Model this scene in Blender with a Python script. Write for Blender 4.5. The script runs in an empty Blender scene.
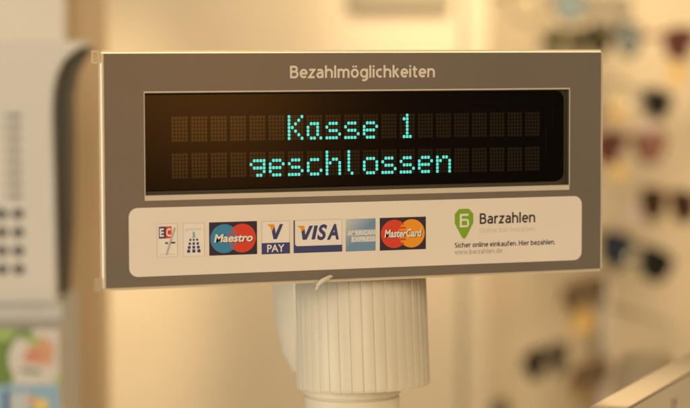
import bpy, bmesh, math, random
from mathutils import Vector, Matrix, Euler

# ------------------------------------------------------------------ scene, camera, light
S = bpy.context.scene
COL = S.collection
S.render.engine = 'CYCLES'
S.render.resolution_x, S.render.resolution_y = 1024, 605
S.view_settings.view_transform = 'Standard'
S.view_settings.look = 'None'
S.view_settings.exposure = 0.0
S.view_settings.gamma = 1.0
S.view_settings.use_curve_mapping = False

FPX = 2200.0                       # focal length in photo pixels (photo 690 x 408)
CAM_LOC = Vector((-0.35168, -0.93296, 0.04766))
CAM_ROT = Euler((1.505722, 0.003718, -0.352549), 'XYZ')
cam_d = bpy.data.cameras.new('camera')
cam_d.sensor_width = 36.0
cam_d.lens = FPX / 690.0 * 36.0
cam_d.clip_start = 0.02
cam_d.clip_end = 50.0
cam_d.dof.use_dof = True
cam_d.dof.focus_distance = 0.995
cam_d.dof.aperture_fstop = 7.2
cam_d.dof.aperture_blades = 0
cam = bpy.data.objects.new('camera', cam_d)
cam.location, cam.rotation_euler = CAM_LOC, CAM_ROT
COL.objects.link(cam)
S.camera = cam
CAM_M = CAM_ROT.to_matrix()
YAW = CAM_ROT.z

world = bpy.data.worlds.new('World')
S.world = world
world.use_nodes = True
world.node_tree.nodes['Background'].inputs[0].default_value = (1.0, 0.76, 0.46, 1)
world.node_tree.nodes['Background'].inputs[1].default_value = 0.16

def at(px, py, D):
    """point at photo pixel px,py and D metres in front of the camera"""
    return CAM_LOC + CAM_M @ Vector(((px - 345) / FPX * D, -(py - 204) / FPX * D, -D))

def area_lamp(name, loc, target, size, power, col):
    d = bpy.data.lights.new(name, 'AREA')
    d.shape = 'DISK'; d.size = size; d.energy = power; d.color = col
    o = bpy.data.objects.new(name, d)
    o.location = loc
    o.rotation_euler = (Vector(target) - Vector(loc)).to_track_quat('-Z', 'Y').to_euler()
    COL.objects.link(o)
    return o

def spot_lamp(name, loc, target, angle, blend, radius, power, col):
    d = bpy.data.lights.new(name, 'SPOT')
    d.spot_size = math.radians(angle); d.spot_blend = blend; d.shadow_soft_size = radius
    d.energy = power; d.color = col
    o = bpy.data.objects.new(name, d)
    o.location = loc
    o.rotation_euler = (Vector(target) - Vector(loc)).to_track_quat('-Z', 'Y').to_euler()
    COL.objects.link(o)
    return o

WARM = (1.0, 0.74, 0.42)
spot_lamp('ceiling_lamp', (-0.05, 0.10, 1.35), (0, 0.0, 0.05), 24, 0.8, 0.10, 215.0, (1.0, 0.82, 0.56))
area_lamp('front_fill', (-1.0, -2.1, 0.60), (0, 0, 0), 1.2, 24.5, (1.0, 0.77, 0.53))
area_lamp('front_fill', (1.5, -1.5, 0.9), (0.2, 0.2, -0.1), 0.9, 11.0, (1.0, 0.77, 0.50))  # unseen source added at front right to brighten the divider face
area_lamp('left_fill', (-1.35, -0.25, 0.0), at(40, 200, 1.45), 0.5, 8.5, (1.0, 0.88, 0.70))  # added off-frame fill that lifts the post, board and keypad unit
area_lamp('amber_reflection', (0.37, -1.5, 0.06), (-0.05, 0, 0.02), 0.26, 1.45, (1.0, 0.38, 0.06))  # added source, mirrored as an orange sheen in the glass and left face
spot_lamp('wall_lamp', at(112, -950, 2.15), at(104, 255, 2.75), 15, 1.0, 0.04, 165.0, WARM)
spot_lamp('wall_lamp', at(405, -950, 2.15), at(415, 60, 2.75), 15, 1.0, 0.04, 58.0, (1.0, 0.80, 0.50))
area_lamp('rack_lamp', at(800, -520, 2.15), at(620, 260, 3.0), 0.4, 13.0, WARM)

# ------------------------------------------------------------------ helpers
MATS = {}
def srgb(r, g, b):
    f = lambda c: (c / 255 / 12.92) if c / 255 <= 0.04045 else ((c / 255 + 0.055) / 1.055) ** 2.4
    return (f(r), f(g), f(b), 1)

def mat(name, color, rough=0.5, spec=0.5, coat=0.0, noise=0.0, nscale=30.0, bump=0.0, bscale=300.0,
        emit=None, estr=0.0, metal=0.0, trans=0.0, alpha=None, stretch=(1, 1, 1)):
    m = bpy.data.materials.new(name); m.use_nodes = True
    nt = m.node_tree; b = nt.nodes['Principled BSDF']
    if len(color) == 3: color = (*color, 1)
    b.inputs['Base Color'].default_value = color
    b.inputs['Roughness'].default_value = rough
    b.inputs['Specular IOR Level'].default_value = spec
    b.inputs['Coat Weight'].default_value = coat
    b.inputs['Coat Roughness'].default_value = 0.06
    b.inputs['Metallic'].default_value = metal
    b.inputs['Transmission Weight'].default_value = trans
    if emit:
        b.inputs['Emission Color'].default_value = (*emit[:3], 1)
        b.inputs['Emission Strength'].default_value = estr
    if noise or bump:
        tc = nt.nodes.new('ShaderNodeTexCoord')
        mp = nt.nodes.new('ShaderNodeMapping'); mp.inputs['Scale'].default_value = stretch
        nt.links.new(tc.outputs['Object'], mp.inputs[0])
    if noise:
        n = nt.nodes.new('ShaderNodeTexNoise'); n.inputs['Scale'].default_value = nscale
        n.inputs['Detail'].default_value = 5
        nt.links.new(mp.outputs[0], n.inputs['Vector'])
        rp = nt.nodes.new('ShaderNodeMapRange')
        rp.inputs['To Min'].default_value = 1 - noise; rp.inputs['To Max'].default_value = 1 + noise
        rp.inputs['From Min'].default_value = 0.3; rp.inputs['From Max'].default_value = 0.7
        nt.links.new(n.outputs['Fac'], rp.inputs[0])
        mx = nt.nodes.new('ShaderNodeMix'); mx.data_type = 'RGBA'; mx.blend_type = 'MULTIPLY'
        mx.inputs[0].default_value = 1.0; mx.inputs[6].default_value = color
        nt.links.new(rp.outputs[0], mx.inputs[7]); nt.links.new(mx.outputs[2], b.inputs['Base Color'])
        rr = nt.nodes.new('ShaderNodeMapRange')
        rr.inputs['To Min'].default_value = max(0, rough - 0.08); rr.inputs['To Max'].default_value = rough + 0.08
        nt.links.new(n.outputs['Fac'], rr.inputs[0]); nt.links.new(rr.outputs[0], b.inputs['Roughness'])
    if bump:
        n2 = nt.nodes.new('ShaderNodeTexNoise'); n2.inputs['Scale'].default_value = bscale
        n2.inputs['Detail'].default_value = 3
        nt.links.new(mp.outputs[0], n2.inputs['Vector'])
        bp = nt.nodes.new('ShaderNodeBump'); bp.inputs['Strength'].default_value = bump
        bp.inputs['Distance'].default_value = 0.0006
        nt.links.new(n2.outputs['Fac'], bp.inputs['Height']); nt.links.new(bp.outputs[0], b.inputs['Normal'])
    MATS[name] = m
    return m

def tag(o, label=None, cat=None, group=None, kind=None):
    if label: o['label'] = label
    if cat: o['category'] = cat
    if group: o['group'] = group
    if kind: o['kind'] = kind
    return o

def link(name, me, mats, parent=None):
    o = bpy.data.objects.new(name, me)
    for m in (mats if isinstance(mats, (list, tuple)) else [mats]):
        me.materials.append(MATS[m])
    COL.objects.link(o)
    if parent: o.parent = parent
    return o

def obj(name, bm, mats, parent=None, smooth=False):
    me = bpy.data.meshes.new(name)
    bmesh.ops.recalc_face_normals(bm, faces=bm.faces)
    bm.to_mesh(me); bm.free()
    if smooth:
        for p in me.polygons: p.use_smooth = True
        me.set_sharp_from_angle(angle=math.radians(35))
    return link(name, me, mats, parent)

def empty(name, loc=(0, 0, 0), rot=(0, 0, 0), parent=None):
    o = bpy.data.objects.new(name, None)
    o.empty_display_size = 0.02
    o.location = loc; o.rotation_euler = rot
    COL.objects.link(o)
    if parent: o.parent = parent
    return o

def box(bm, x0, x1, y0, y1, z0, z1, bevel=0.0, seg=2):
    b2 = bmesh.new()
    bmesh.ops.create_cube(b2, size=1)
    for v in b2.verts:
        v.co = Vector(((x0 + x1) / 2 + v.co.x * (x1 - x0), (y0 + y1) / 2 + v.co.y * (y1 - y0), (z0 + z1) / 2 + v.co.z * (z1 - z0)))
    if bevel: bmesh.ops.bevel(b2, geom=b2.edges[:], offset=bevel, segments=seg, profile=0.5, affect='EDGES')
    merge(bm, b2)

def merge(bm, b2, mtx=None):
    if mtx is not None: b2.transform(mtx)
    me = bpy.data.meshes.new('tmp'); b2.to_mesh(me); b2.free()
    bm.from_mesh(me); bpy.data.meshes.remove(me)

def rbox(x0, x1, y0, y1, z0, z1, bevel=0.0, seg=2):
    bm = bmesh.new(); box(bm, x0, x1, y0, y1, z0, z1, bevel, seg); return bm

def lathe(profile, seg=64, rfun=None):
    """profile of (r, z), closed top and bottom"""
    bm = bmesh.new(); rings = []
    for r, z in profile:
        ring = []
        for k in range(seg):
            a = 2 * math.pi * k / seg
            rr = r * (rfun(k) if rfun else 1)
            ring.append(bm.verts.new((rr * math.cos(a), rr * math.sin(a), z)))
        rings.append(ring)
    for a, b in zip(rings, rings[1:]):
        for k in range(seg):
            bm.faces.new((a[k], a[(k + 1) % seg], b[(k + 1) % seg], b[k]))
    bm.faces.new(rings[0]); bm.faces.new(rings[-1][::-1])
    return bm

def tube(bm, pts, r, seg=8):
    pts = [Vector(p) for p in pts]; rings = []
    for i, p in enumerate(pts):
        t = (pts[min(i + 1, len(pts) - 1)] - pts[max(i - 1, 0)]).normalized()
        a = t.orthogonal().normalized() if i == 0 else (rings[-1][1] - t * rings[-1][1].dot(t)).normalized()
        b = t.cross(a)
        rr = r[i] if isinstance(r, (list, tuple)) else r
        rings.append(([bm.verts.new(p + rr * (a * math.cos(2 * math.pi * k / seg) + b * math.sin(2 * math.pi * k / seg))) for k in range(seg)], a))
    for (q, _), (w, _) in zip(rings, rings[1:]):
        for k in range(seg):
            bm.faces.new((q[k], q[(k + 1) % seg], w[(k + 1) % seg], w[k]))
    bm.faces.new(rings[0][0][::-1]); bm.faces.new(rings[-1][0])

def rounded_rect(x0, x1, z0, z1, r, n=8):
    pts = []
    for cx, cz, a0 in ((x1 - r, z1 - r, 0), (x0 + r, z1 - r, 90), (x0 + r, z0 + r, 180), (x1 - r, z0 + r, 270)):
        for k in range(n + 1):
            a = math.radians(a0 + 90 * k / n)
            pts.append((cx + r * math.cos(a), cz + r * math.sin(a)))
    return pts

def prism(pts, y0, y1, bevel=0.0):
    bm = bmesh.new()
    f = bm.faces.new([bm.verts.new((x, y0, z)) for x, z in pts])
    r = bmesh.ops.extrude_face_region(bm, geom=[f])
    for v in r['geom']:
        if isinstance(v, bmesh.types.BMVert): v.co.y = y1
    if bevel:
        ed = [e for e in bm.edges if abs(e.verts[0].co.y - e.verts[1].co.y) < 1e-9]
        bmesh.ops.bevel(bm, geom=ed, offset=bevel, segments=2, profile=0.5, affect='EDGES')
    return bm

# --- flat print: shapes in mm on the panel (x, z), layers 0.03 mm apart
def text_tris(body, bold=0.0, shear=0.0, spacing=1.0):
    cu = bpy.data.curves.new('t', 'FONT'); cu.body = body; cu.size = 1; cu.offset = bold
    cu.shear = shear; cu.space_character = spacing; cu.resolution_u = 4
    o = bpy.data.objects.new('t', cu); COL.objects.link(o)
    dg = bpy.context.evaluated_depsgraph_get()
    me = bpy.data.meshes.new_from_object(o.evaluated_get(dg))
    vs = [(v.co.x, v.co.y) for v in me.vertices]; fs = [tuple(p.vertices) for p in me.polygons]
    bpy.data.objects.remove(o); bpy.data.curves.remove(cu); bpy.data.meshes.remove(me)
    return vs, fs

_CAP = {}
def cap_height():
    if 'c' not in _CAP:
        vs, _ = text_tris('H'); _CAP['c'] = max(v[1] for v in vs)
    return _CAP['c']

def arc(cx, cz, rx, rz, a0, a1, n=12):
    return [(cx + rx * math.cos(math.radians(a0 + (a1 - a0) * k / n)), cz + rz * math.sin(math.radians(a0 + (a1 - a0) * k / n))) for k in range(n + 1)]
_arch = [(0.075, 0.40)] + arc(0.295, 0.46, 0.215, 0.21, 165, 0) + [(0.51, 0.0)]
_bowl = arc(0.30, 0.37, 0.225, 0.30, 0, 360, 24)
GLYPH = {          # stroke letters: (advance, centre lines), cap height 1, x-height 0.74
 'n': (0.58, [[(0.075, 0), (0.075, 0.74)], _arch]), 'h': (0.58, [[(0.075, 0), (0.075, 1.03)], _arch]),
 'm': (0.88, [[(0.075, 0), (0.075, 0.74)], [(0.075, 0.42)] + arc(0.26, 0.48, 0.185, 0.19, 165, 0) + [(0.445, 0)], [(0.445, 0.42)] + arc(0.63, 0.48, 0.185, 0.19, 165, 0) + [(0.815, 0)]]),
 'e': (0.56, [arc(0.30, 0.37, 0.225, 0.30, 2, 315, 20), [(0.09, 0.375), (0.585, 0.375)][0:1] + [(0.56, 0.375)]]),
 'o': (0.59, [_bowl]), 'c': (0.47, [arc(0.30, 0.37, 0.225, 0.30, 55, 305, 16)]),
 '\u00f6': (0.59, [_bowl, [(0.20, 0.85), (0.20, 1.0)], [(0.40, 0.85), (0.40, 1.0)]]),
 'a': (0.54, [[(0.10, 0.62)] + arc(0.27, 0.50, 0.19, 0.17, 115, 0) + [(0.46, 0)], [(0.46, 0.42), (0.32, 0.42)] + arc(0.25, 0.235, 0.17, 0.17, 95, 280) + [(0.38, 0.11), (0.46, 0.19)]]),
 'z': (0.46, [[(0.04, 0.67), (0.41, 0.67), (0.05, 0.07), (0.44, 0.07)]]),
 'l': (0.15, [[(0.075, 0), (0.075, 1.03)]]), 'i': (0.15, [[(0.075, 0), (0.075, 0.74)], [(0.075, 0.86), (0.075, 1.01)]]),
 'k': (0.50, [[(0.075, 0), (0.075, 1.03)], [(0.42, 0.74), (0.13, 0.39)], [(0.20, 0.45), (0.45, 0.0)]]),
 't': (0.36, [[(0.15, 0.93), (0.15, 0.22)] + arc(0.28, 0.20, 0.13, 0.13, 180, 280, 6) + [(0.36, 0.08)], [(0.01, 0.67), (0.35, 0.67)]]),
 'g': (0.59, [_bowl, [(0.525, 0.74), (0.525, 0.02)] + arc(0.30, 0.02, 0.225, 0.23, 0, -125, 10)]),
 'b': (0.59, [_bowl, [(0.075, 0), (0.075, 1.03)]]), 'd': (0.59, [_bowl, [(0.525, 0), (0.525, 1.03)]]),
 'r': (0.36, [[(0.075, 0), (0.075, 0.74)], [(0.075, 0.40)] + arc(0.30, 0.44, 0.22, 0.23, 165, 80, 8) + [(0.37, 0.67)]]),
 'u': (0.58, [[(0.075, 0.74)] + arc(0.285, 0.28, 0.21, 0.21, 180, 340) + [(0.505, 0.34)], [(0.505, 0.74), (0.505, 0)]]),
 'f': (0.34, [[(0.13, 0), (0.13, 0.80)] + arc(0.28, 0.82, 0.15, 0.15, 180, 90, 6) + [(0.36, 0.96)], [(0.01, 0.67), (0.33, 0.67)]]),
 'w': (0.82, [[(0.03, 0.74), (0.21, 0.04), (0.40, 0.70), (0.59, 0.04), (0.78, 0.74)]]),
 '.': (0.15, [[(0.075, 0.0), (0.075, 0.15)]]),
 'B': (0.60, [[(0.075, 0), (0.075, 1)], [(0.075, 0.93), (0.30, 0.93)] + arc(0.31, 0.73, 0.19, 0.20, 88, -88, 10) + [(0.075, 0.53)], [(0.075, 0.53), (0.32, 0.53)] + arc(0.33, 0.30, 0.22, 0.23, 88, -88, 10) + [(0.075, 0.07)]]),
 'H': (0.68, [[(0.075, 0), (0.075, 1)], [(0.605, 0), (0.605, 1)], [(0.075, 0.52), (0.605, 0.52)]]),
 'O': (0.74, [arc(0.37, 0.5, 0.30, 0.43, 0, 360, 24)]),
 'S': (0.54, [arc(0.28, 0.73, 0.19, 0.20, 50, 235, 12) + arc(0.25, 0.28, 0.21, 0.21, 75, -130, 14)]),
}

class Print:
    def __init__(self, y): self.v, self.f, self.m, self.mats, self.y = [], [], [], [], y
    def mi(self, m):
        if m not in self.mats: self.mats.append(m)
        return self.mats.index(m)
    def poly(self, pts, m, layer=0):
        n = len(self.v); y = self.y - 0.00003 * layer
        self.v += [(x / 1000, y, z / 1000) for x, z in pts]
        self.f.append(tuple(range(n, n + len(pts)))); self.m.append(self.mi(m)); return self
    def rect(self, x0, x1, z0, z1, m, layer=0): return self.poly([(x0, z0), (x1, z0), (x1, z1), (x0, z1)], m, layer)
    def frame(self, x0, x1, z0, z1, t, m, layer=0):
        self.rect(x0, x1, z0, z0 + t, m, layer).rect(x0, x1, z1 - t, z1, m, layer)
        return self.rect(x0, x0 + t, z0 + t, z1 - t, m, layer).rect(x1 - t, x1, z0 + t, z1 - t, m, layer)
    def disc(self, cx, cz, r, m, layer=0, n=40):
        return self.poly([(cx + r * math.cos(2 * math.pi * k / n), cz + r * math.sin(2 * math.pi * k / n)) for k in range(n)], m, layer)
    def line(self, x0, z0, x1, z1, t, m, layer=0):
        d = Vector((x1 - x0, z1 - z0)).normalized(); nx, nz = -d.y * t / 2, d.x * t / 2
        return self.poly([(x0 + nx, z0 + nz), (x1 + nx, z1 + nz), (x1 - nx, z1 - nz), (x0 - nx, z0 - nz)], m, layer)
    def text(self, body, x0, x1, zb, cap, m, layer=0, bold=0.0, shear=0.0, spacing=1.0):
        vs, fs = text_tris(body, bold, shear, spacing)
        a = min(v[0] for v in vs); b = max(v[0] for v in vs); s = cap / cap_height()
        n = len(self.v); y = self.y - 0.00003 * layer; k = self.mi(m)
        self.v += [((x0 + (x - a) / (b - a) * (x1 - x0)) / 1000, y, (zb + z * s) / 1000) for x, z in vs]
        self.f += [tuple(i + n for i in q) for q in fs]; self.m += [k] * len(fs); return self
    def strokes(self, body, x0, x1, zb, cap, m, layer=0, weight=0.15, gap=0.10):
        lay, x = [], 0.0
        for ch in body:
            if ch == ' ': x += 0.28; continue
            adv, lines = GLYPH[ch]
            lay += [([(px + x, pz) for px, pz in pts], k) for k, pts in enumerate(lines)]
            x += adv + gap
        a = min(p[0] for l, _ in lay for p in l) - weight / 2; b = max(p[0] for l, _ in lay for p in l) + weight / 2
        sx, sz = (x1 - x0) / (b - a), cap; mk = self.mi(m); ws = weight * cap / 2; 
        for pts, k in lay:
            P = [Vector((x0 + (px - a) * sx, zb + pz * sz)) for px, pz in pts]
            y = self.y - 0.00003 * layer - 0.000003 * k
            closed = (P[0] - P[-1]).length < 1e-4 and len(P) > 3
            if closed: P = P[:-1]
            n = len(P); L, R_ = [], []
            for i in range(n):
                d0 = (P[i] - P[i - 1]) if (i > 0 or closed) else (P[1] - P[0])
                d1 = (P[(i + 1) % n] - P[i]) if (i < n - 1 or closed) else d0
                d0, d1 = d0.normalized(), d1.normalized(); t = (d0 + d1).normalized()
                nn = Vector((-t.y, t.x)); c = max(0.45, nn.dot(Vector((-d0.y, d0.x))))
                L.append(P[i] + nn * ws / c); R_.append(P[i] - nn * ws / c)
            base = len(self.v)
            self.v += [(q.x / 1000, y, q.y / 1000) for q in L + R_]
            for i in range(n if closed else n - 1):
                j = (i + 1) % n
                self.f.append((base + i, base + j, base + n + j, base + n + i)); self.m.append(mk)
        return self
    def build(self, name, parent):
        me = bpy.data.meshes.new(name); me.from_pydata(self.v, [], self.f); me.update()
        o = link(name, me, self.mats, parent)
        for p, k in zip(me.polygons, self.m): p.material_index = k
        return o

# ------------------------------------------------------------------ materials
mat('counter_white', (0.62, 0.60, 0.56), 0.45, noise=0.05)
mat('wall_paint', (0.60, 0.53, 0.42), 0.75, noise=0.03, nscale=6, bump=0.1, bscale=200)
mat('rack_paint', (0.66, 0.575, 0.44), 0.6, noise=0.06, nscale=5)
mat('rail_pale', (0.66, 0.62, 0.58), 0.5)
mat('post_beige', (0.74, 0.59, 0.40), 0.6, noise=0.05, nscale=8)
mat('board_cream', (0.84, 0.81, 0.74), 0.55, noise=0.03, nscale=8)
mat('vent_grey', (0.30, 0.27, 0.20), 0.6)

mat('panel_grey', (0.155, 0.140, 0.121), 0.34, 0.6, noise=0.07, nscale=9, bump=0.08, bscale=900)
mat('acrylic', (0.64, 0.59, 0.46), 0.22, 0.6)
mat('acrylic_clear', (0.60, 0.55, 0.43), 0.15, 0.5)
MATS['acrylic_clear'].node_tree.nodes['Principled BSDF'].inputs['Alpha'].default_value = 0.25
mat('trim_cream', (0.60, 0.57, 0.49), 0.35)
mat('housing_grey', (0.10, 0.095, 0.09), 0.5)
mat('gap_dark', (0.055, 0.052, 0.03), 0.5)
mat('vfd_glass', (0.003, 0.002, 0.002), 0.17, 0.13, noise=0.0)
mat('vfd_dot', (0.016, 0.013, 0.007), 0.17, 0.24)
mat('vfd_lit', (0.02, 0.05, 0.05), 0.4, 0.2, emit=(0.115, 0.80, 0.66), estr=1.0)
mat('vfd_wire', (0.009, 0.005, 0.004), 0.5, 0.1)
mat('label_paper', (0.78, 0.75, 0.70), 0.38, 0.4, noise=0.02, nscale=20)
mat('title_print', (0.72, 0.68, 0.60), 0.5)
mat('ink_dark', (0.035, 0.033, 0.035), 0.5)
mat('ink_grey', (0.34, 0.325, 0.31), 0.5)
mat('ink_pale', (0.56, 0.54, 0.50), 0.5)
mat('ink_faint', (0.60, 0.575, 0.54), 0.5)
mat('ink_navy', (0.035, 0.05, 0.19), 0.45)
mat('ink_deep', (0.020, 0.016, 0.040), 0.45)
mat('ink_blue', (0.03, 0.24, 0.48), 0.45)
mat('ink_red', (0.66, 0.05, 0.025), 0.45)
mat('ink_orange', (0.82, 0.32, 0.015), 0.45)
mat('ink_white', (0.80, 0.79, 0.77), 0.45)
mat('ink_green', (0.20, 0.42, 0.015), 0.45)
mat('ink_teal', (0.18, 0.48, 0.56), 0.45)
mat('ink_card_blue', (0.15, 0.30, 0.50), 0.45)
mat('ink_card_pale', (0.42, 0.53, 0.64), 0.45)
# blue card print fading to pale at its top left corner (the print itself)
m = MATS['ink_card_blue']; nt = m.node_tree
tc = nt.nodes.new('ShaderNodeTexCoord'); sx = nt.nodes.new('ShaderNodeSeparateXYZ'); nt.links.new(tc.outputs['Generated'], sx.inputs[0])
sub = nt.nodes.new('ShaderNodeMath'); sub.operation = 'SUBTRACT'; nt.links.new(sx.outputs['Z'], sub.inputs[0]); nt.links.new(sx.outputs['X'], sub.inputs[1])
cr = nt.nodes.new('ShaderNodeValToRGB')
cr.color_ramp.elements[0].position = 0.0; cr.color_ramp.elements[0].color = (0.15, 0.29, 0.48, 1)
cr.color_ramp.elements[1].position = 1.0; cr.color_ramp.elements[1].color = (0.55, 0.62, 0.66, 1)
nt.links.new(sub.outputs[0], cr.inputs[0]); nt.links.new(cr.outputs[0], nt.nodes['Principled BSDF'].inputs['Base Color'])

mat('stand_plastic', (0.66, 0.635, 0.54), 0.42, 0.45, noise=0.025, nscale=25, bump=0.06, bscale=1500)
mat('stand_dark', (0.10, 0.09, 0.07), 0.6)
mat('phone_plastic', (0.64, 0.63, 0.60), 0.45, noise=0.02)
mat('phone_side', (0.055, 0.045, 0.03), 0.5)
mat('key_dark', (0.035, 0.04, 0.05), 0.4)
mat('slot_grey', (0.16, 0.165, 0.165), 0.5)
mat('box_grey', (0.56, 0.57, 0.56), 0.5)
mat('pack_white', (0.60, 0.585, 0.56), 0.4)
mat('pack_green', (0.13, 0.23, 0.05), 0.4)
mat('pack_leaf', (0.30, 0.45, 0.14), 0.4)
mat('pack_peach', (0.60, 0.33, 0.20), 0.4)
mat('pack_red', (0.55, 0.25, 0.18), 0.4)
mat('pack_blue', (0.24, 0.42, 0.60), 0.4)
mat('pack_yellow', (0.80, 0.58, 0.08), 0.4)
mat('basket_tan', (0.46, 0.38, 0.25), 0.6)
mat('divider_face', (0.78, 0.70, 0.55), 0.5, noise=0.03)
mat('divider_edge', (0.34, 0.27, 0.185), 0.5)
mat('tag_red', (0.55, 0.12, 0.07), 0.5)
mat('wire_grey', (0.25, 0.22, 0.18), 0.35, metal=0.6)

# ------------------------------------------------------------------ setting: counter and walls (camera-yaw aligned)
base_cam = Vector((CAM_LOC.x, CAM_LOC.y, 0))
def frame_empty_matrix():
    return Matrix.Translation(base_cam) @ Matrix.Rotation(YAW, 4, 'Z')
FM = frame_empty_matrix()
def set_frame(o): o.matrix_world = FM; return o
def X(px, D): return (px - 345) / FPX * D          # sideways metres in the frame at distance D
COUNTER_Z = -0.42
o = obj('counter', rbox(-1.1, 1.1, 0.45, 2.0, COUNTER_Z - 0.04, COUNTER_Z, 0.004), 'counter_white'); set_frame(o); tag(o, kind='structure')
o = obj('wall', rbox(-1.2, X(489, 2.75), 2.75, 2.85, -0.9, 1.3), 'wall_paint'); set_frame(o); tag(o, kind='structure')
o = obj('wall', rbox(X(489, 2.75) + 0.002, 1.5, 3.05, 3.15, -0.9, 1.3), 'rack_paint'); set_frame(o); tag(o, kind='structure')
o = obj('floor', rbox(-1.6, 1.8, 0.2, 3.4, -0.96, -0.905), 'counter_white'); set_frame(o); tag(o, kind='structure')

# ------------------------------------------------------------------ customer display
disp = empty('customer_display', (0, 0, -0.0525))
tag(disp, 'grey customer display panel with glowing cyan text on white ribbed stand', 'display')
disp_off = Vector((0, 0, 0.0525))
def dpart(o):
    o.location = disp_off; return o

T = 0.0028
def ring(ox0, ox1, oz0, oz1, ix0, ix1, iz0, iz1, y0, y1):
    bm = bmesh.new()
    O = [(ox0, oz0), (ox1, oz0), (ox1, oz1), (ox0, oz1)]; I = [(ix0, iz0), (ix1, iz0), (ix1, iz1), (ix0, iz1)]
    vo = [[bm.verts.new((x / 1000, y, z / 1000)) for x, z in O] for y in (y0, y1)]
    vi = [[bm.verts.new((x / 1000, y, z / 1000)) for x, z in I] for y in (y0, y1)]
    for k in range(4):
        j = (k + 1) % 4
        bm.faces.new((vo[0][k], vo[0][j], vi[0][j], vi[0][k])); bm.faces.new((vo[1][k], vi[1][k], vi[1][j], vo[1][j]))
        bm.faces.new((vo[0][k], vo[1][k], vo[1][j], vo[0][j])); bm.faces.new((vi[0][k], vi[0][j], vi[1][j], vi[1][k]))
    return bm

bm = ring(-121.9, 121.8, -52.4, 52.4, -102.6, 104.2, -11.5, 34.6, 0.0002, T)
bmesh.ops.bevel(bm, geom=[e for e in bm.edges if abs(e.verts[0].co.x) > 0.12 and abs(e.verts[1].co.x) > 0.12 or (abs(e.verts[0].co.z) > 0.052 and abs(e.verts[1].co.z) > 0.052)], offset=0.0012, segments=3, affect='EDGES')
plate = dpart(obj('acrylic_plate', bm, 'acrylic', disp, True))
face = dpart(obj('printed_face', ring(-119.9, 120.0, -51.0, 51.0, -101.9, 103.5, -10.8, 33.9, -0.0002, 0.00018), 'panel_grey', disp))
# holding tabs at the left corners
for z0, big in ((46.9, 1), (-52.2, 0)):
    bm = bmesh.new()
    box(bm, -0.1245, -0.1221, 0.0008, 0.0014, (z0 + 0.45) / 1000, (z0 + 4.9) / 1000)
    tb = dpart(obj('corner_tab', bm, 'acrylic_clear', disp))
    bm = ring(-124.9, -121.9, z0, z0 + 5.4, -124.5, -122.2, z0 + 0.45, z0 + 4.95, 0.0006, 0.0016)
    obj('tab_edge', bm, 'acrylic' if big else 'acrylic_clear', tb)
# moulded trim round the window: top and side lips thin, bottom one a wide bevel
def bar(pts_yz, x0, x1):
    bm = bmesh.new(); A = [bm.verts.new((x0 / 1000, y / 1000, z / 1000)) for y, z in pts_yz]; B = [bm.verts.new((x1 / 1000, y / 1000, z / 1000)) for y, z in pts_yz]
    n = len(A)
    for k in range(n): bm.faces.new((A[k], A[(k + 1) % n], B[(k + 1) % n], B[k]))
    bm.faces.new(A[::-1]); bm.faces.new(B); return bm
dpart(obj('window_trim', bar([(-0.45, -13.3), (-0.45, -13.1), (-0.30, -11.1), (0.5, -10.75), (0.5, -10.9), (-0.205, -11.2), (-0.205, -13.3)], -102.2, 103.6), 'trim_cream', disp))
dpart(obj('window_trim', bar([(-0.5, 33.85), (-0.5, 34.4), (-0.21, 34.55), (-0.21, 33.85)], -102.2, 103.6), 'trim_cream', disp))
dpart(obj('window_trim', rbox(0.1034, 0.1038, -0.0004, -0.00021, -0.01105, 0.03383), 'trim_cream', disp))
dpart(obj('window_trim', rbox(-0.1022, -0.1019, -0.0004, -0.00021, -0.01105, 0.03383), 'trim_cream', disp))
dpart(obj('window_liner', ring(-102.5, 104.1, -11.4, 34.5, -101.95, 103.45, -10.7, 33.8, 0.0001 + 0.00012, T + 0.0003), 'gap_dark', disp))
dpart(obj('rear_housing', rbox(-0.100, 0.104, T + 0.006, 0.046, -0.050, 0.044, 0.006, 3), 'housing_grey', disp, True))
dpart(obj('window_backing', rbox(-0.106, 0.107, T + 0.0004, T + 0.0058, -0.0135, 0.038), 'gap_dark', disp))
# tied-off plastic end poking out at the lower edge
bm = bmesh.new()
tube(bm, [(-0.0222, 0.001, -0.0555), (-0.0221, -0.0008, -0.0532), (-0.0205, -0.0014, -0.0516), (-0.0183, -0.0016, -0.0505), (-0.0162, -0.0012, -0.0496), (-0.0152, -0.0011, -0.0497)],
     [0.0006, 0.0009, 0.0011, 0.0010, 0.0008, 0.0004], 8)
dpart(tag(obj('plastic_tie_end', bm, 'trim_cream', disp, True), 'small pale plastic tie end at the lower edge'))

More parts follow.
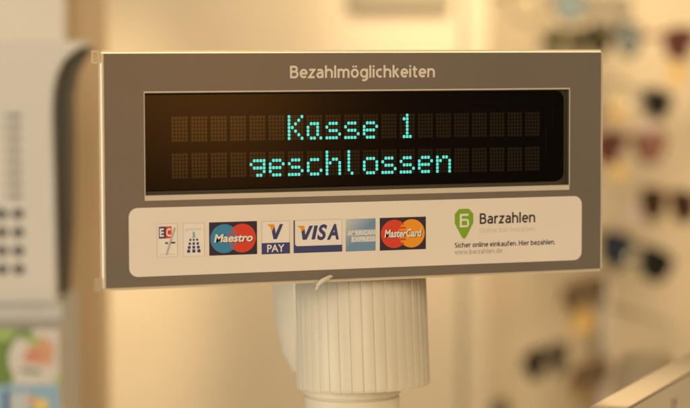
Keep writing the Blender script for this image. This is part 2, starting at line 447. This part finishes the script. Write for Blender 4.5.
# vacuum fluorescent display
GY = 0.0022
glass = dpart(obj('display_glass', prism([(x / 1000, z / 1000) for x, z in rounded_rect(-104.5, 101.9, -9.3, 33.2, 4.2)], GY, GY + 0.0009, 0.0003), 'vfd_glass', disp))
tag(glass, 'black glass window with two rows of dot characters')
FONT = {
 'K': ['X...X', 'X..X.', 'X.X..', 'XX...', 'X.X..', 'X..X.', 'X...X'],
 'a': ['.....', '.....', '.XXX.', 'X..X.', 'X..X.', 'X..X.', '.XX.X'],
 's': ['.....', '.....', '.XXX.', 'X....', '.XXX.', '....X', 'XXXX.'],
 'e': ['.....', '.....', '.XXX.', 'X...X', 'XXXX.', 'X....', '.XXX.'],
 '1': ['..X..', '.XX..', '..X..', '..X..', '..X..', '..X..', '.XXX.'],
 'g': ['.....', '.....', '.XXXX', 'X...X', '.XXXX', '....X', '..XX.'],
 'c': ['.....', '.....', '.XXX.', 'X....', 'X....', 'X...X', '.XXX.'],
 'h': ['X....', 'X....', 'X.XX.', 'XX..X', 'X...X', 'X...X', 'X...X'],
 'l': ['.X...', '.X...', '.X...', '.X...', '.X...', '.X...', '..X..'],
 'o': ['.....', '.....', '.XXX.', 'X...X', 'X...X', 'X...X', '.XXX.'],
 'n': ['.....', '.....', 'X.XX.', 'XX..X', 'X...X', 'X...X', 'X...X'],
 ' ': ['.....'] * 7,
}
def dots(cells, y, mat_, name):
    v, f = [], []
    for cx, cz in cells:
        w, h, c = 0.00062, 0.00068, 0.00022
        P = [(-w + c, -h), (w - c, -h), (w, -h + c), (w, h - c), (w - c, h), (-w + c, h), (-w, h - c), (-w, -h + c)]
        n = len(v); v += [(cx + a, y, cz + b) for a, b in P]; f.append(tuple(range(n, n + 8)))
    me = bpy.data.meshes.new(name); me.from_pydata(v, [], f); me.update()
    return link(name, me, mat_, glass)
for row, (txt, ztop) in enumerate(((' ' * 6 + 'Kasse 1' + ' ' * 7, 22.62), (' ' * 4 + 'geschlossen' + ' ' * 5, 6.42))):
    for i, ch in enumerate(txt):
        on, off = [], []
        for r in range(7):
            for c in range(5):
                p = ((-88.5 + i * 9.0 + c * 1.53) / 1000, (ztop - r * 1.625) / 1000)
                (on if FONT[ch][r][c] == 'X' else off).append(p)
        dots(off, GY - 0.00003, 'vfd_dot', 'character_cell')
        if on: dots(on, GY - 0.00006, 'vfd_lit', 'lit_character')
for a, b, c, d in ((0.0925, 0.0928, 0.004, 0.0165), (0.0960, 0.0962, 0.0155, 0.0265), (0.0400, 0.0720, 0.0279, 0.0280)):
    obj('filament_wire', rbox(a, b, GY - 0.00005, GY - 0.00002, c, d), 'vfd_wire', glass)

# title and label with logos
p = Print(-0.00024)
p.strokes('Bezahlmöglichkeiten', -34.8, 35.4, 39.9, 5.45, 'title_print', 0, 0.178)
dpart(tag(p.build('title_lettering', disp), 'white heading lettering above the window'))

lab = dpart(obj('label_sheet', prism([(x / 1000, z / 1000) for x, z in rounded_rect(-109.5, 110.1, -46.6, -16.35, 4.0)], -0.00032, -0.00021), 'label_paper', disp))
tag(lab, 'cream rounded label with a row of payment logos')
LY = -0.00036
def cards(name_label, x0, x1, z0, z1, ca, cb, word):
    p = Print(LY); p.rect(x0, x1, z0, z1, 'ink_deep')
    cz = (z0 + z1) / 2; h = z1 - z0; r = h * 0.435; w = x1 - x0
    cx0 = x0 + w * 0.025 + r; cx1 = x1 - w * 0.025 - r
    p.disc(cx0, cz, r, ca, 1); p.disc(cx1, cz, r, cb, 2)
    mid = (cx0 + cx1) / 2; half = (cx1 - cx0) / 2
    n = 11; hh = math.sqrt(r * r - half * half)
    for k in range(n):                              # interleaved stripes where the discs cross
        z = -hh + (k + 0.5) * 2 * hh / n
        e = math.sqrt(max(0, r * r - z * z)) - half
        if e <= 0.2: continue
        if k % 2 == 0: p.rect(mid - e, mid + e * 0.85, cz + z - hh / n, cz + z + hh / n, ca, 3)
    p.text(word, x0 + w * 0.115, x1 - w * 0.075, cz - 1.45 - 0.2, 3.35, 'ink_deep', 4, 0.035, 0.18)
    p.text(word, x0 + w * 0.100, x1 - w * 0.09, cz - 1.45, 3.35, 'ink_white', 5, 0.03, 0.18)
    tag(p.build('payment_logo', lab), name_label)
cards('dark logo with blue and red discs', -73.0, -50.7, -38.4, -23.6, 'ink_blue', 'ink_red', 'Maestro')
cards('dark logo with red and orange discs', 8.0, 30.7, -38.85, -23.9, 'ink_red', 'ink_orange', 'MasterCard')
# EC
p = Print(LY); x0, z0 = -96.9, -38.4
p.rect(x0, x0 + 9.4, z0, z0 + 14.9, 'ink_white'); p.frame(x0, x0 + 9.4, z0, z0 + 14.9, 0.22, 'ink_pale', 1)
p.rect(x0 + 0.9, x0 + 3.5, z0 + 8.3, z0 + 13.6, 'ink_navy', 1); p.rect(x0 + 3.5, x0 + 4.0, z0 + 8.3, z0 + 13.6, 'ink_dark', 1); p.rect(x0 + 4.0, x0 + 6.7, z0 + 8.3, z0 + 13.6, 'ink_red', 1)
p.text('E', x0 + 1.3, x0 + 3.2, z0 + 9.3, 3.3, 'ink_white', 2, 0.03); p.text('C', x0 + 4.3, x0 + 6.4, z0 + 9.3, 3.3, 'ink_white', 2, 0.03)
p.line(x0 + 8.2, z0 + 13.0, x0 + 4.2, z0 + 0.9, 1.0, 'ink_pale', 2); p.line(x0 + 8.35, z0 + 13.0, x0 + 4.35, z0 + 0.9, 0.2, 'ink_grey', 3)
p.rect(x0 + 3.7, x0 + 5.0, z0 + 5.9, z0 + 6.6, 'ink_dark', 4); p.rect(x0 + 6.4, x0 + 8.3, z0 + 6.0, z0 + 6.7, 'ink_dark', 4)
p.line(x0 + 1.2, z0 + 1.3, x0 + 8.2, z0 + 1.3, 0.25, 'ink_pale', 1)
tag(p.build('payment_logo', lab), 'white logo with blue and red letters and a slanted stroke')
# keypad
p = Print(LY); x0, z0 = -85.0, -38.5
p.rect(x0, x0 + 9.9, z0, z0 + 14.8, 'ink_white'); p.frame(x0, x0 + 9.9, z0, z0 + 14.8, 0.22, 'ink_faint', 1)
p.text('girocard', x0 + 1.2, x0 + 8.2, z0 + 11.6, 1.25, 'ink_pale', 1, 0.0)
p.poly([(x0 + 4.2, z0 + 8.4), (x0 + 5.6, z0 + 8.4), (x0 + 5.6, z0 + 9.5), (x0 + 5.3, z0 + 11.0), (x0 + 4.4, z0 + 11.0), (x0 + 4.5, z0 + 9.5)], 'ink_teal', 1)
for r in range(4):
    sp = 1.55 + 0.27 * r; sz = 0.46 + 0.09 * r
    for c in (-1, 0, 1):
        cx = x0 + 4.9 + c * sp; cz = z0 + 7.4 - r * 1.65
        p.poly(rounded_rect(cx - sz, cx + sz, cz - sz, cz + sz, sz * 0.45, 3), 'ink_navy', 1)
        p.rect(cx - 0.07, cx + 0.07, cz + sz, cz + 1.65 - sz, 'ink_pale', 1)
tag(p.build('payment_logo', lab), 'white logo with a small blue keypad')
# V PAY
p = Print(LY); x0, x1, z0, z1 = -48.6, -35.25, -38.6, -23.8
p.rect(x0, x1, z0, z1, 'ink_white'); p.frame(x0, x1, z0, z1, 0.25, 'ink_pale', 1); p.rect(x0, x1, z0, z0 + 5.0, 'ink_navy', 2)
p.text('PAY', x0 + 2.6, x1 - 2.6, z0 + 0.95, 3.2, 'ink_white', 3, 0.015)
vb = z0 + 6.6; vt = z1 - 1.5
p.poly([(x0 + 4.1, vt), (x0 + 5.9, vt), (x0 + 6.7, vb + 2.6), (x0 + 8.6, vt), (x0 + 10.2, vt), (x0 + 7.2, vb), (x0 + 5.6, vb)], 'ink_navy', 2)
p.poly([(x0 + 2.6, vt), (x0 + 5.9, vt), (x0 + 6.05, vt - 1.0), (x0 + 4.9, vt - 3.2), (x0 + 4.1, vt - 1.2)], 'ink_orange', 3)
tag(p.build('payment_logo', lab), 'white logo with a single large V over a navy band')
# VISA
p = Print(LY); x0, x1, z0, z1 = -33.5, -10.25, -38.6, -23.8
p.rect(x0, x1, z0, z1, 'ink_white'); p.frame(x0, x1, z0, z1, 0.22, 'ink_pale', 1)
p.rect(x0, x0 + 0.65, z0, z1, 'ink_navy', 2); p.rect(x0 + 0.65, x1, z0, z0 + 3.1, 'ink_navy', 2)
p.poly([(x0 + 0.65, z0 + 3.1), (x0 + 1.5, z0 + 3.1), (x0 + 0.65, z0 + 3.9)], 'ink_navy', 2)
vb = z0 + 5.9; vt = z1 - 2.6
p.poly([(x0 + 3.3, vt), (x0 + 5.0, vt), (x0 + 5.6, vb + 2.2), (x0 + 7.6, vt), (x0 + 9.3, vt), (x0 + 6.2, vb), (x0 + 4.3, vb)], 'ink_navy', 2)
p.poly([(x0 + 1.7, vt), (x0 + 5.0, vt), (x0 + 5.2, vt - 1.4), (x0 + 4.0, vt - 2.6), (x0 + 3.1, vt - 1.0)], 'ink_orange', 3)
p.poly([(x0 + 9.9, vt), (x0 + 11.6, vt), (x0 + 10.2, vb), (x0 + 8.5, vb)], 'ink_navy', 2)
p.text('S', x0 + 11.2, x0 + 16.0, vb, vt - vb, 'ink_navy', 2, 0.035, 0.22)
p.text('A', x0 + 15.9, x1 - 1.6, vb, vt - vb, 'ink_navy', 2, 0.04, 0.2)
tag(p.build('payment_logo', lab), 'white logo with navy slanted letters over a navy band')
# blue square card
p = Print(LY); x0, x1, z0, z1 = -8.55, 5.95, -38.7, -24.0
p.rect(x0, x1, z0, z1, 'ink_card_blue'); 
p.rect(x0 + 0.6, x1, z0 + 7.05, z0 + 9.75, 'ink_card_pale', 1); p.rect(x0 + 2.6, x1, z0 + 4.1, z0 + 6.8, 'ink_card_pale', 1)
p.text('AMERICAN', x0 + 1.0, x1 - 0.3, z0 + 7.45, 1.9, 'ink_white', 2, 0.02); p.text('EXPRESS', x0 + 3.0, x1 - 0.3, z0 + 4.5, 1.9, 'ink_white', 2, 0.02)
tag(p.build('payment_logo', lab), 'pale blue square logo with two lines of capitals')
# green pin and its lettering
p = Print(LY); x0, x1, zt, zb = 45.1, 54.4, -20.85, -34.85
w = x1 - x0
p.poly([(x0 + 0.24 * w, zt), (x0 + 0.76 * w, zt), (x1, zt - 2.3), (x1, zt - 6.6), (x0 + 0.62 * w, zb + 0.9), (x0 + 0.5 * w, zb), (x0 + 0.38 * w, zb + 0.9), (x0, zt - 6.6), (x0, zt - 2.3)], 'ink_green')
p.rect(x0 + 2.5, x0 + 3.55, zt - 8.5, zt - 2.3, 'ink_white', 1); p.rect(x0 + 3.55, x0 + 6.9, zt - 3.25, zt - 2.3, 'ink_white', 1)
p.rect(x0 + 3.55, x0 + 6.2, zt - 5.55, zt - 4.65, 'ink_white', 1); p.rect(x0 + 3.55, x0 + 6.2, zt - 8.5, zt - 7.6, 'ink_white', 1)
p.poly([(x0 + 6.2, zt - 4.65), (x0 + 6.9, zt - 5.2), (x0 + 7.15, zt - 6.0), (x0 + 7.15, zt - 7.2), (x0 + 6.9, zt - 8.0), (x0 + 6.2, zt - 8.5), (x0 + 6.2, zt - 7.6), (x0 + 6.2, zt - 5.55)], 'ink_white', 1)
tag(p.build('pin_logo', lab), 'green map pin shaped logo')
p = Print(LY); p.strokes('Barzahlen', 57.6, 86.0, -28.1, 4.9, 'ink_dark', 0, 0.168); tag(p.build('lettering', lab), 'dark large name lettering')
p = Print(LY); p.strokes('Online bar bezahlen', 57.6, 85.9, -32.2, 2.3, 'ink_faint', 0, 0.10); tag(p.build('lettering', lab), 'faint pale lettering')
p = Print(LY); p.strokes('Sicher online einkaufen. Hier bezahlen.', 45.1, 96.3, -38.75, 2.3, 'ink_dark', 0, 0.17); tag(p.build('lettering', lab), 'small bold dark lettering')
p = Print(LY); p.strokes('www.barzahlen.de', 45.0, 69.2, -41.85, 2.2, 'ink_grey', 0, 0.12); tag(p.build('lettering', lab), 'small grey web address')

# ------------------------------------------------------------------ stand
SX, SY = 0.0132, 0.040
stand = empty('display_stand', (SX, SY, COUNTER_Z))
tag(stand, 'cream plastic stand with wide ribbed collar under the grey display', 'stand')
NF = 36
def rib_profile(bm_r, ztop, zbot):
    bm = bmesh.new(); cols = []
    for k in range(NF):
        a0 = 2 * math.pi * k / NF; st = 2 * math.pi / NF
        for fr, rr in ((0.0, -0.00035), (0.06, -0.00035), (0.10, 0.0), (0.5, 0.00035), (0.95, 0.0)):
            cols.append((a0 + fr * st, bm_r + rr))
    prof = [(ztop, -0.0008), (ztop - 0.0012, 0), (zbot + 0.0012, 0.0003), (zbot, -0.0009)]
    rings = [[bm.verts.new(((r + dr) * math.cos(a), (r + dr) * math.sin(a), z)) for a, r in cols] for z, dr in prof]
    n = len(cols)
    for A, B in zip(rings, rings[1:]):
        for k in range(n): bm.faces.new((A[k], B[k], B[(k + 1) % n], A[(k + 1) % n]))
    bm.faces.new(rings[0][::-1]); bm.faces.new(rings[-1]); return bm
zc = -COUNTER_Z
col_o = obj('ribbed_collar', rib_profile(0.0311, -0.0508 + zc, -0.1068 + zc), 'stand_plastic', stand, True)
col_o.data.transform(Matrix.Translation((0, 0, zc - 0.051)) @ Matrix.Rotation(math.radians(-0.6), 4, 'Y') @ Matrix.Rotation(math.radians(-3.2), 4, 'X') @ Matrix.Translation((0, 0, -zc + 0.051)))
neck = obj('neck_ring', lathe([(0.0222, -0.1100 + zc), (0.0230, -0.1096 + zc), (0.0232, -0.1040 + zc), (0.0225, -0.1014 + zc)], 72), 'stand_plastic', stand, True)
neck.location.x = -0.0040
o = obj('pole', lathe([(0.0222, 0.030), (0.0226, 0.032), (0.0226, -0.1112 + zc), (0.0216, -0.1106 + zc), (0.0216, -0.1101 + zc)], 72), 'stand_plastic', stand, True); o.location.x = -0.0040
o = obj('base', lathe([(0.060, 0.0), (0.062, 0.003), (0.060, 0.010), (0.040, 0.022), (0.0228, 0.030)], 72), 'stand_plastic', stand, True); o.location.x = -0.0040
# pale hinge cover hanging behind the collar
bm = lathe([(0.0270, -0.052), (0.0268, -0.066), (0.0255, -0.080), (0.0225, -0.094), (0.0180, -0.103), (0.010, -0.106)], 48)
o = obj('hinge_cover', bm, 'stand_plastic', stand, True); o.location = (0.0 - 0.004, 0.034, zc)

# ------------------------------------------------------------------ left: post, board, keypad unit, carton, packet
def fobj(name, bm, mats, smooth=False, parent=None):
    o = obj(name, bm, mats, parent, smooth)
    if parent is None: set_frame(o)
    return o
def Z(py, D):                                       # height of the pixel row at the frame's middle
    return at(345, py, D).z
D = 1.80
o = fobj('upright_post', rbox(X(64, D), X(101.5, D), D, D + 0.05, COUNTER_Z, 0.6, 0.0015), 'post_beige')
tag(o, 'plain beige upright post left of the display, behind the keypad unit', 'post')
D = 1.74
o = fobj('notice_board', rbox(X(-70, D), X(66, D), D, D + 0.02, COUNTER_Z, 0.5, 0.002), 'board_cream')
tag(o, 'blank cream board standing behind the keypad unit', 'board')

# keypad unit: a moulded shell, its top right corner rolled back
D = 1.54
kp = empty('keypad_unit'); set_frame(kp)
tag(kp, 'cream plastic keypad unit with dark round keys at left edge', 'keypad')
zt, zbk = Z(41, D), Z(303, D)
xr = X(53, D)
bm = bmesh.new()
prof = []
xl = X(-90, D)
# outline of the front shell in x-z with a big outward-curving lip at the top right
front = [(xl, zbk), (xr + 0.001, zbk), (xr, Z(200, D)), (X(52, D), Z(110, D)), (X(53.5, D), Z(90, D)), (X(57, D), Z(74, D)), (X(63, D), Z(61, D)), (X(72, D), Z(52, D)), (X(82, D), Z(46, D)), (X(91, D), Z(43.5, D)),
         (X(91, D), Z(40.5, D)), (X(70, D), Z(40, D)), (xl, zt)]
k = obj('shell', prism(front, D, D + 0.03, 0.0012), 'phone_plastic', kp)
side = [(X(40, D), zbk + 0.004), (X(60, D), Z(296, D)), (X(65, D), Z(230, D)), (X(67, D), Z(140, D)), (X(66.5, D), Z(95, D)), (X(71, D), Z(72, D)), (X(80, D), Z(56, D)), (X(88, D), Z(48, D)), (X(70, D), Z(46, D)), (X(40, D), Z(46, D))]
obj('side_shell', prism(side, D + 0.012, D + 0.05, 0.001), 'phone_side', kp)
for r in range(4):
    for c in range(3):
        cx = X(16.5 - 16.5 * c, D); cz = Z(213 + 18.6 * r, D)
        b = lathe([(0.0001, 0.0022), (0.0030, 0.0020), (0.0036, 0.0012), (0.0037, -0.001)][::-1], 20)
        b.transform(Matrix.Translation((cx, D - 0.0, cz)) @ Matrix.Scale(1.1, 4, (1, 0, 0)) @ Matrix.Rotation(math.pi / 2, 4, 'X'))
        obj('key', b, 'key_dark', kp, True)
for r in range(8):
    for w0, w1 in ((5.5, 8.5), (10.5, 20.5)):
        z = Z(115 + 11.4 * r, D)
        obj('slot', rbox(X(w0, D), X(w1, D), D - 0.0005, D + 0.001, z - 0.0017, z + 0.0017), 'slot_grey', kp)
D = 1.55
o = fobj('grey_carton', rbox(X(-80, D), X(61, D), D, D + 0.09, COUNTER_Z, zbk - 0.0004, 0.002), 'box_grey')
tag(o, 'plain pale grey carton under the keypad unit', 'carton')

# packet with fruit picture
D = 1.50
pk = empty('drink_packet'); set_frame(pk)
tag(pk, 'small white green and blue packet with a peach picture, lower left corner', 'packet')
ztp = Z(329, D)
obj('carton_body', rbox(X(-60, D), X(57, D), D, D + 0.05, COUNTER_Z, ztp, 0.0015), 'pack_white', pk)
def flat_xz(name, polys, D, parent):
    """printed shapes on a face at distance D; polys of (pixel points, material, layer)"""
    P = Print(0); P.v = []
    for pts, m, l in polys:
        n = len(P.v); P.v += [(X(x, D), D - 0.0003 - 0.0001 * l, Z(y, D)) for x, y in pts]
        P.f.append(tuple(range(n, n + len(pts)))); P.m.append(P.mi(m))
    return P.build(name, parent)
ell = lambda cx, cy, a, b, n=28, t=0: [(cx + a * math.cos(2 * math.pi * k / n) * math.cos(t) - b * math.sin(2 * math.pi * k / n) * math.sin(t), cy + a * math.cos(2 * math.pi * k / n) * math.sin(t) + b * math.sin(2 * math.pi * k / n) * math.cos(t)) for k in range(n)]
flat_xz('packet_print', [
    ([(-58, 329), (30, 329), (20, 345), (12, 365), (8, 386), (-58, 386)], 'pack_green', 0),
    ([(-58, 329), (14, 329), (8, 340), (-58, 350)], 'pack_leaf', 1),
    (ell(29, 360, 24, 27), 'pack_white', 1),
    (ell(38, 352, 13, 14), 'pack_peach', 2), (ell(30, 357, 10, 7, t=-0.3), 'pack_red', 3), (ell(45, 358, 5, 9), 'pack_peach', 3),
    (ell(30, 340, 9, 4, t=0.6), 'pack_leaf', 4), (ell(24, 337, 6, 3, t=-0.5), 'pack_leaf', 4), (ell(55, 382, 4, 4), 'pack_leaf', 2),
    ([(17, 369), (38, 371), (37, 375), (17, 373)], 'slot_grey', 3),
    ([(-58, 386), (55, 386), (55, 470), (-58, 470)], 'pack_blue', 1),
    ([(8, 395), (15, 395), (13, 420), (8, 420)], 'pack_white', 2), ([(18, 393), (24, 394), (22, 420), (17, 420)], 'pack_white', 2),
    (ell(28, 402, 4, 6), 'pack_peach', 3), (ell(38, 406, 7, 6), 'pack_yellow', 3), ([(0, 392), (5, 392), (5, 420), (0, 420)], 'ink_navy', 2),
], D, pk)

# ------------------------------------------------------------------ wall fittings
D = 2.71
o = fobj('wall_sign', rbox(X(350, D), X(452, D), D + 0.030, D + 0.039, Z(9, D), Z(-60, D), 0.002), 'vent_grey')
tag(o, 'grey rectangular plate high on the cream wall above the display', 'plate')
D = 2.98
o = fobj('corner_trim', rbox(X(464, 2.74), X(485, 2.74), 2.738, 2.748, -0.9, 1.3, 0.003, 3), 'wall_paint')
tag(o, 'cream vertical trim strip where wall meets eyewear rack', 'trim')
o = fobj('rack_upright', rbox(X(601, D), X(612, D), D, 3.049, -0.9, Z(285, D), 0.004), 'rail_pale')
tag(o, 'slim pale upright rail on the eyewear rack, lower right', 'rail')

# ------------------------------------------------------------------ eyewear on the rack
LENS = {}
def lens_mat(name, c, rough=0.12):
    if name not in MATS: mat(name, c, rough, 0.6)
    return name
def glasses(px, py, yaw, roll, frame_c, lens_l, lens_r, label, D=2.86, s=1.0, rim=0.0028, folded=False):
    """a pair of sunglasses, front towards local -y, temples running back (+y)"""
    root = empty('sunglasses', at(px, py, D), (math.radians(roll) * 0, 0, YAW + math.radians(yaw)))
    root.rotation_euler = Euler((0, math.radians(roll), YAW + math.radians(yaw)), 'XYZ')
    root.scale = (s, s, s)
    tag(root, label, 'sunglasses', 'sunglasses on the eyewear rack')
    shape = [(-0.025, 0.012), (-0.022, 0.018), (0.0, 0.020), (0.021, 0.017), (0.025, 0.010), (0.024, -0.004), (0.017, -0.016), (0.004, -0.021), (-0.010, -0.019), (-0.021, -0.009)]
    for sgn, lm in ((-1, lens_l), (1, lens_r)):
        pts = [(sgn * (0.033 + x), z) for x, z in shape]
        b = prism(pts, -0.0008, 0.0008)
        obj('lens', b, lm, root)
        b = bmesh.new(); tube(b, [(x, 0, z) for x, z in pts] + [(pts[0][0], 0, pts[0][1])], rim, 6)
        obj('rim', b, frame_c, root, True)
        b = bmesh.new(); tube(b, [(sgn * 0.058, 0, 0.011), (sgn * 0.066, 0.004, 0.011), (sgn * 0.068, 0.03, 0.010), (sgn * 0.068, 0.10, 0.007), (sgn * 0.066, 0.13, -0.012)], [0.0035, 0.0032, 0.0026, 0.0022, 0.002], 6)
        if folded:
            b.free(); b = bmesh.new(); k = 0.006 if sgn < 0 else 0.011
            tube(b, [(sgn * 0.058, 0, 0.011), (sgn * 0.066, 0.002, 0.011), (sgn * 0.064, k, 0.010), (sgn * -0.030, k + 0.003, 0.006), (sgn * -0.056, k + 0.003, -0.010)], [0.0035, 0.0032, 0.0026, 0.0022, 0.002], 6)
        obj('temple', b, frame_c, root, True)
    b = bmesh.new(); tube(b, [(-0.009, 0, 0.010), (-0.004, -0.002, 0.013), (0.004, -0.002, 0.013), (0.009, 0, 0.010)], rim, 6)
    obj('bridge', b, frame_c, root, True)
    return root
lens_mat('lens_black', (0.012, 0.011, 0.010)); lens_mat('lens_brown', (0.045, 0.024, 0.010)); lens_mat('lens_red', (0.085, 0.032, 0.027)); lens_mat('lens_blue', (0.24, 0.32, 0.38))
lens_mat('lens_grey', (0.40, 0.37, 0.32)); lens_mat('lens_olive', (0.06, 0.06, 0.03)); lens_mat('lens_navy', (0.02, 0.03, 0.05)); lens_mat('lens_pink', (0.25, 0.12, 0.10)); lens_mat('lens_clear', (0.52, 0.46, 0.34))
lens_mat('frame_black', (0.012, 0.012, 0.012)); lens_mat('frame_brown', (0.16, 0.07, 0.025)); lens_mat('frame_grey', (0.26, 0.24, 0.20)); lens_mat('frame_red', (0.16, 0.07, 0.055)); lens_mat('frame_gold', (0.42, 0.28, 0.08)); lens_mat('frame_olive', (0.16, 0.15, 0.08))
glasses(548, 6, 25, 0, 'frame_grey', 'lens_clear', 'lens_blue', 'grey sunglasses with one bluish lens, topmost above the display corner')
glasses(566, 44, 60, 0, 'frame_olive', 'lens_olive', 'lens_olive', 'dark olive sunglasses seen edge on just above the display top edge', folded=True)
glasses(614, 40, 48, 0, 'frame_black', 'lens_olive', 'lens_blue', 'black framed sunglasses with pale blue lens right of the display corner', folded=True)
glasses(700, 44, 30, 0, 'frame_red', 'lens_red', 'lens_red', 'dark red sunglasses at right edge, near the top')
glasses(612, 12, 60, 0, 'frame_grey', 'lens_grey', 'lens_grey', 'pale grey sunglasses on the top row of the rack', folded=True)
glasses(636, 101, 32, 8, 'frame_grey', 'lens_clear', 'lens_black', 'large sunglasses with one black lens beside the display window height')
glasses(630, 147, 32, 0, 'frame_red', 'lens_red', 'lens_pink', 'red and pink sunglasses beside the lower window edge')
glasses(668, 205, -62, 0, 'frame_brown', 'lens_brown', 'lens_brown', 'dark brown sunglasses with brown temple pointing right')
glasses(636, 257, 30, 20, 'frame_black', 'lens_navy', 'lens_black', 'tilted navy and black sunglasses beside the display lower corner')
glasses(586, 294, 60, 0, 'frame_brown', 'lens_brown', 'lens_brown', 'dark brown sunglasses just below the display lower right corner', folded=True)
glasses(547, 361, 60, 0, 'frame_black', 'lens_black', 'lens_black', 'small black sunglasses low on the rack right of the stand', folded=True)
glasses(592, 375, 60, 0, 'frame_brown', 'lens_brown', 'lens_brown', 'orange brown sunglasses low on the rack near the divider', s=0.9, folded=True)
glasses(488, 418, 60, 0, 'frame_grey', 'lens_olive', 'lens_olive', 'grey sunglasses cut off by the lower picture edge', folded=True)

mat('tag_yellow', (0.62, 0.42, 0.13), 0.5); mat('tag_lilac', (0.50, 0.42, 0.46), 0.5); mat('tag_grey', (0.48, 0.44, 0.38), 0.5)
def price_tag(px, py, w, h, m, label, D=2.84):
    root = empty('price_tag', at(px, py, D), (0, 0, YAW + math.radians(random.uniform(-25, 25))))
    tag(root, label, 'price tag', 'price tags on the eyewear rack')
    w, h = w * D / FPX, h * D / FPX
    pts = [(-w / 2, -h / 2), (w / 2, -h / 2), (w / 2, h / 2 - w * 0.25), (w / 4, h / 2), (-w / 4, h / 2), (-w / 2, h / 2 - w * 0.25)]
    obj('card', prism(pts, -0.0005, 0.0005), m, root)
    b = bmesh.new(); tube(b, [(0, 0.0012, h / 2 - 0.003), (0.001, 0.001, h / 2 + 0.012), (0, 0.004, h / 2 + 0.02)], 0.0006, 5)
    obj('string', b, 'wire_grey', root)
random.seed(4)
price_tag(616, 111, 13, 20, 'tag_yellow', 'yellow price tag under the large one black lens sunglasses')
price_tag(676, 74, 13, 22, 'tag_yellow', 'yellow price tag near right edge under the dark red sunglasses')
price_tag(619, 172, 11, 16, 'tag_yellow', 'yellow price tag under the red and pink sunglasses')
price_tag(648, 126, 10, 14, 'tag_lilac', 'pale lilac price tag below the black lens')
price_tag(634, 214, 15, 13, 'tag_lilac', 'pale lilac price tag left of the brown temple sunglasses')
price_tag(583, 321, 20, 24, 'tag_yellow', 'large yellow price tag below the display lower right corner')
price_tag(535, 368, 11, 14, 'tag_grey', 'grey price tag beside the small black sunglasses')
price_tag(580, 391, 15, 20, 'tag_yellow', 'yellow price tag under the orange brown sunglasses')
b = bmesh.new()
tube(b, [at(608, 306, 2.55), at(630, 312, 2.6), at(652, 319, 2.7), at(670, 326, 3.05)], 0.0022, 8)
tag(obj('display_hook', b, 'wire_grey', None, True), 'thin grey wire hook sticking out below the navy sunglasses', 'hook')

# ------------------------------------------------------------------ lower right: divider panel and basket
P1 = Vector((X(597, 1.05), 1.05)); P2 = Vector((X(690, 1.23), 1.23))
dirv = (P2 - P1).normalized(); ang = math.atan2(dirv.y, dirv.x)
dv = empty('divider_panel'); 
dv.matrix_world = FM @ Matrix.Translation((P1.x, P1.y, 0)) @ Matrix.Rotation(ang, 4, 'Z')
tag(dv, 'cream divider panel with slanting top edge in the lower right corner', 'panel')
ztop = Z(407, 1.05)
obj('board', rbox(-0.25, 0.55, -0.0165, 0.0, COUNTER_Z, ztop - 0.002, 0.0), 'divider_face', dv)
obj('edge_strip', rbox(-0.25, 0.55, -0.0170, 0.0005, ztop - 0.0019, ztop, 0.0006), 'divider_edge', dv)

pl = Print(0)
q0 = (0.086, ztop - 0.0180)
for k, pts in enumerate(([(0, 0), (0, 9)], [(4.2, 0), (4.2, 8)], [(2.6, 6), (6.2, 6)])):
    pl.line(q0[0] * 1000 + pts[0][0] * 1.6, q0[1] * 1000 + pts[0][1], q0[0] * 1000 + pts[1][0] * 1.6, q0[1] * 1000 + pts[1][1], 1.6, 'ink_grey', k)
lt = pl.build('lettering', dv); lt.location = (0, -0.0167, 0)

D = 1.75
bm = bmesh.new()
n = 26; x0, x1 = X(614, D), X(680, D); mid = (x0 + x1) / 2; hw = (x1 - x0) / 2
bk = empty('ribbed_basket'); bk.matrix_world = FM @ Matrix.Translation((mid, D, COUNTER_Z))
tag(bk, 'tan ribbed basket with rounded top behind the divider panel', 'basket')
H = Z(353, D) - COUNTER_Z
obj('bowl', lathe([(hw * 0.8, 0), (hw, 0.01), (hw, H * 0.86), (hw * 0.95, H * 0.93), (hw * 0.8, H * 0.975), (hw * 0.5, H)], 56, lambda k: 1.0 if k % 2 else 0.965), 'basket_tan', bk)
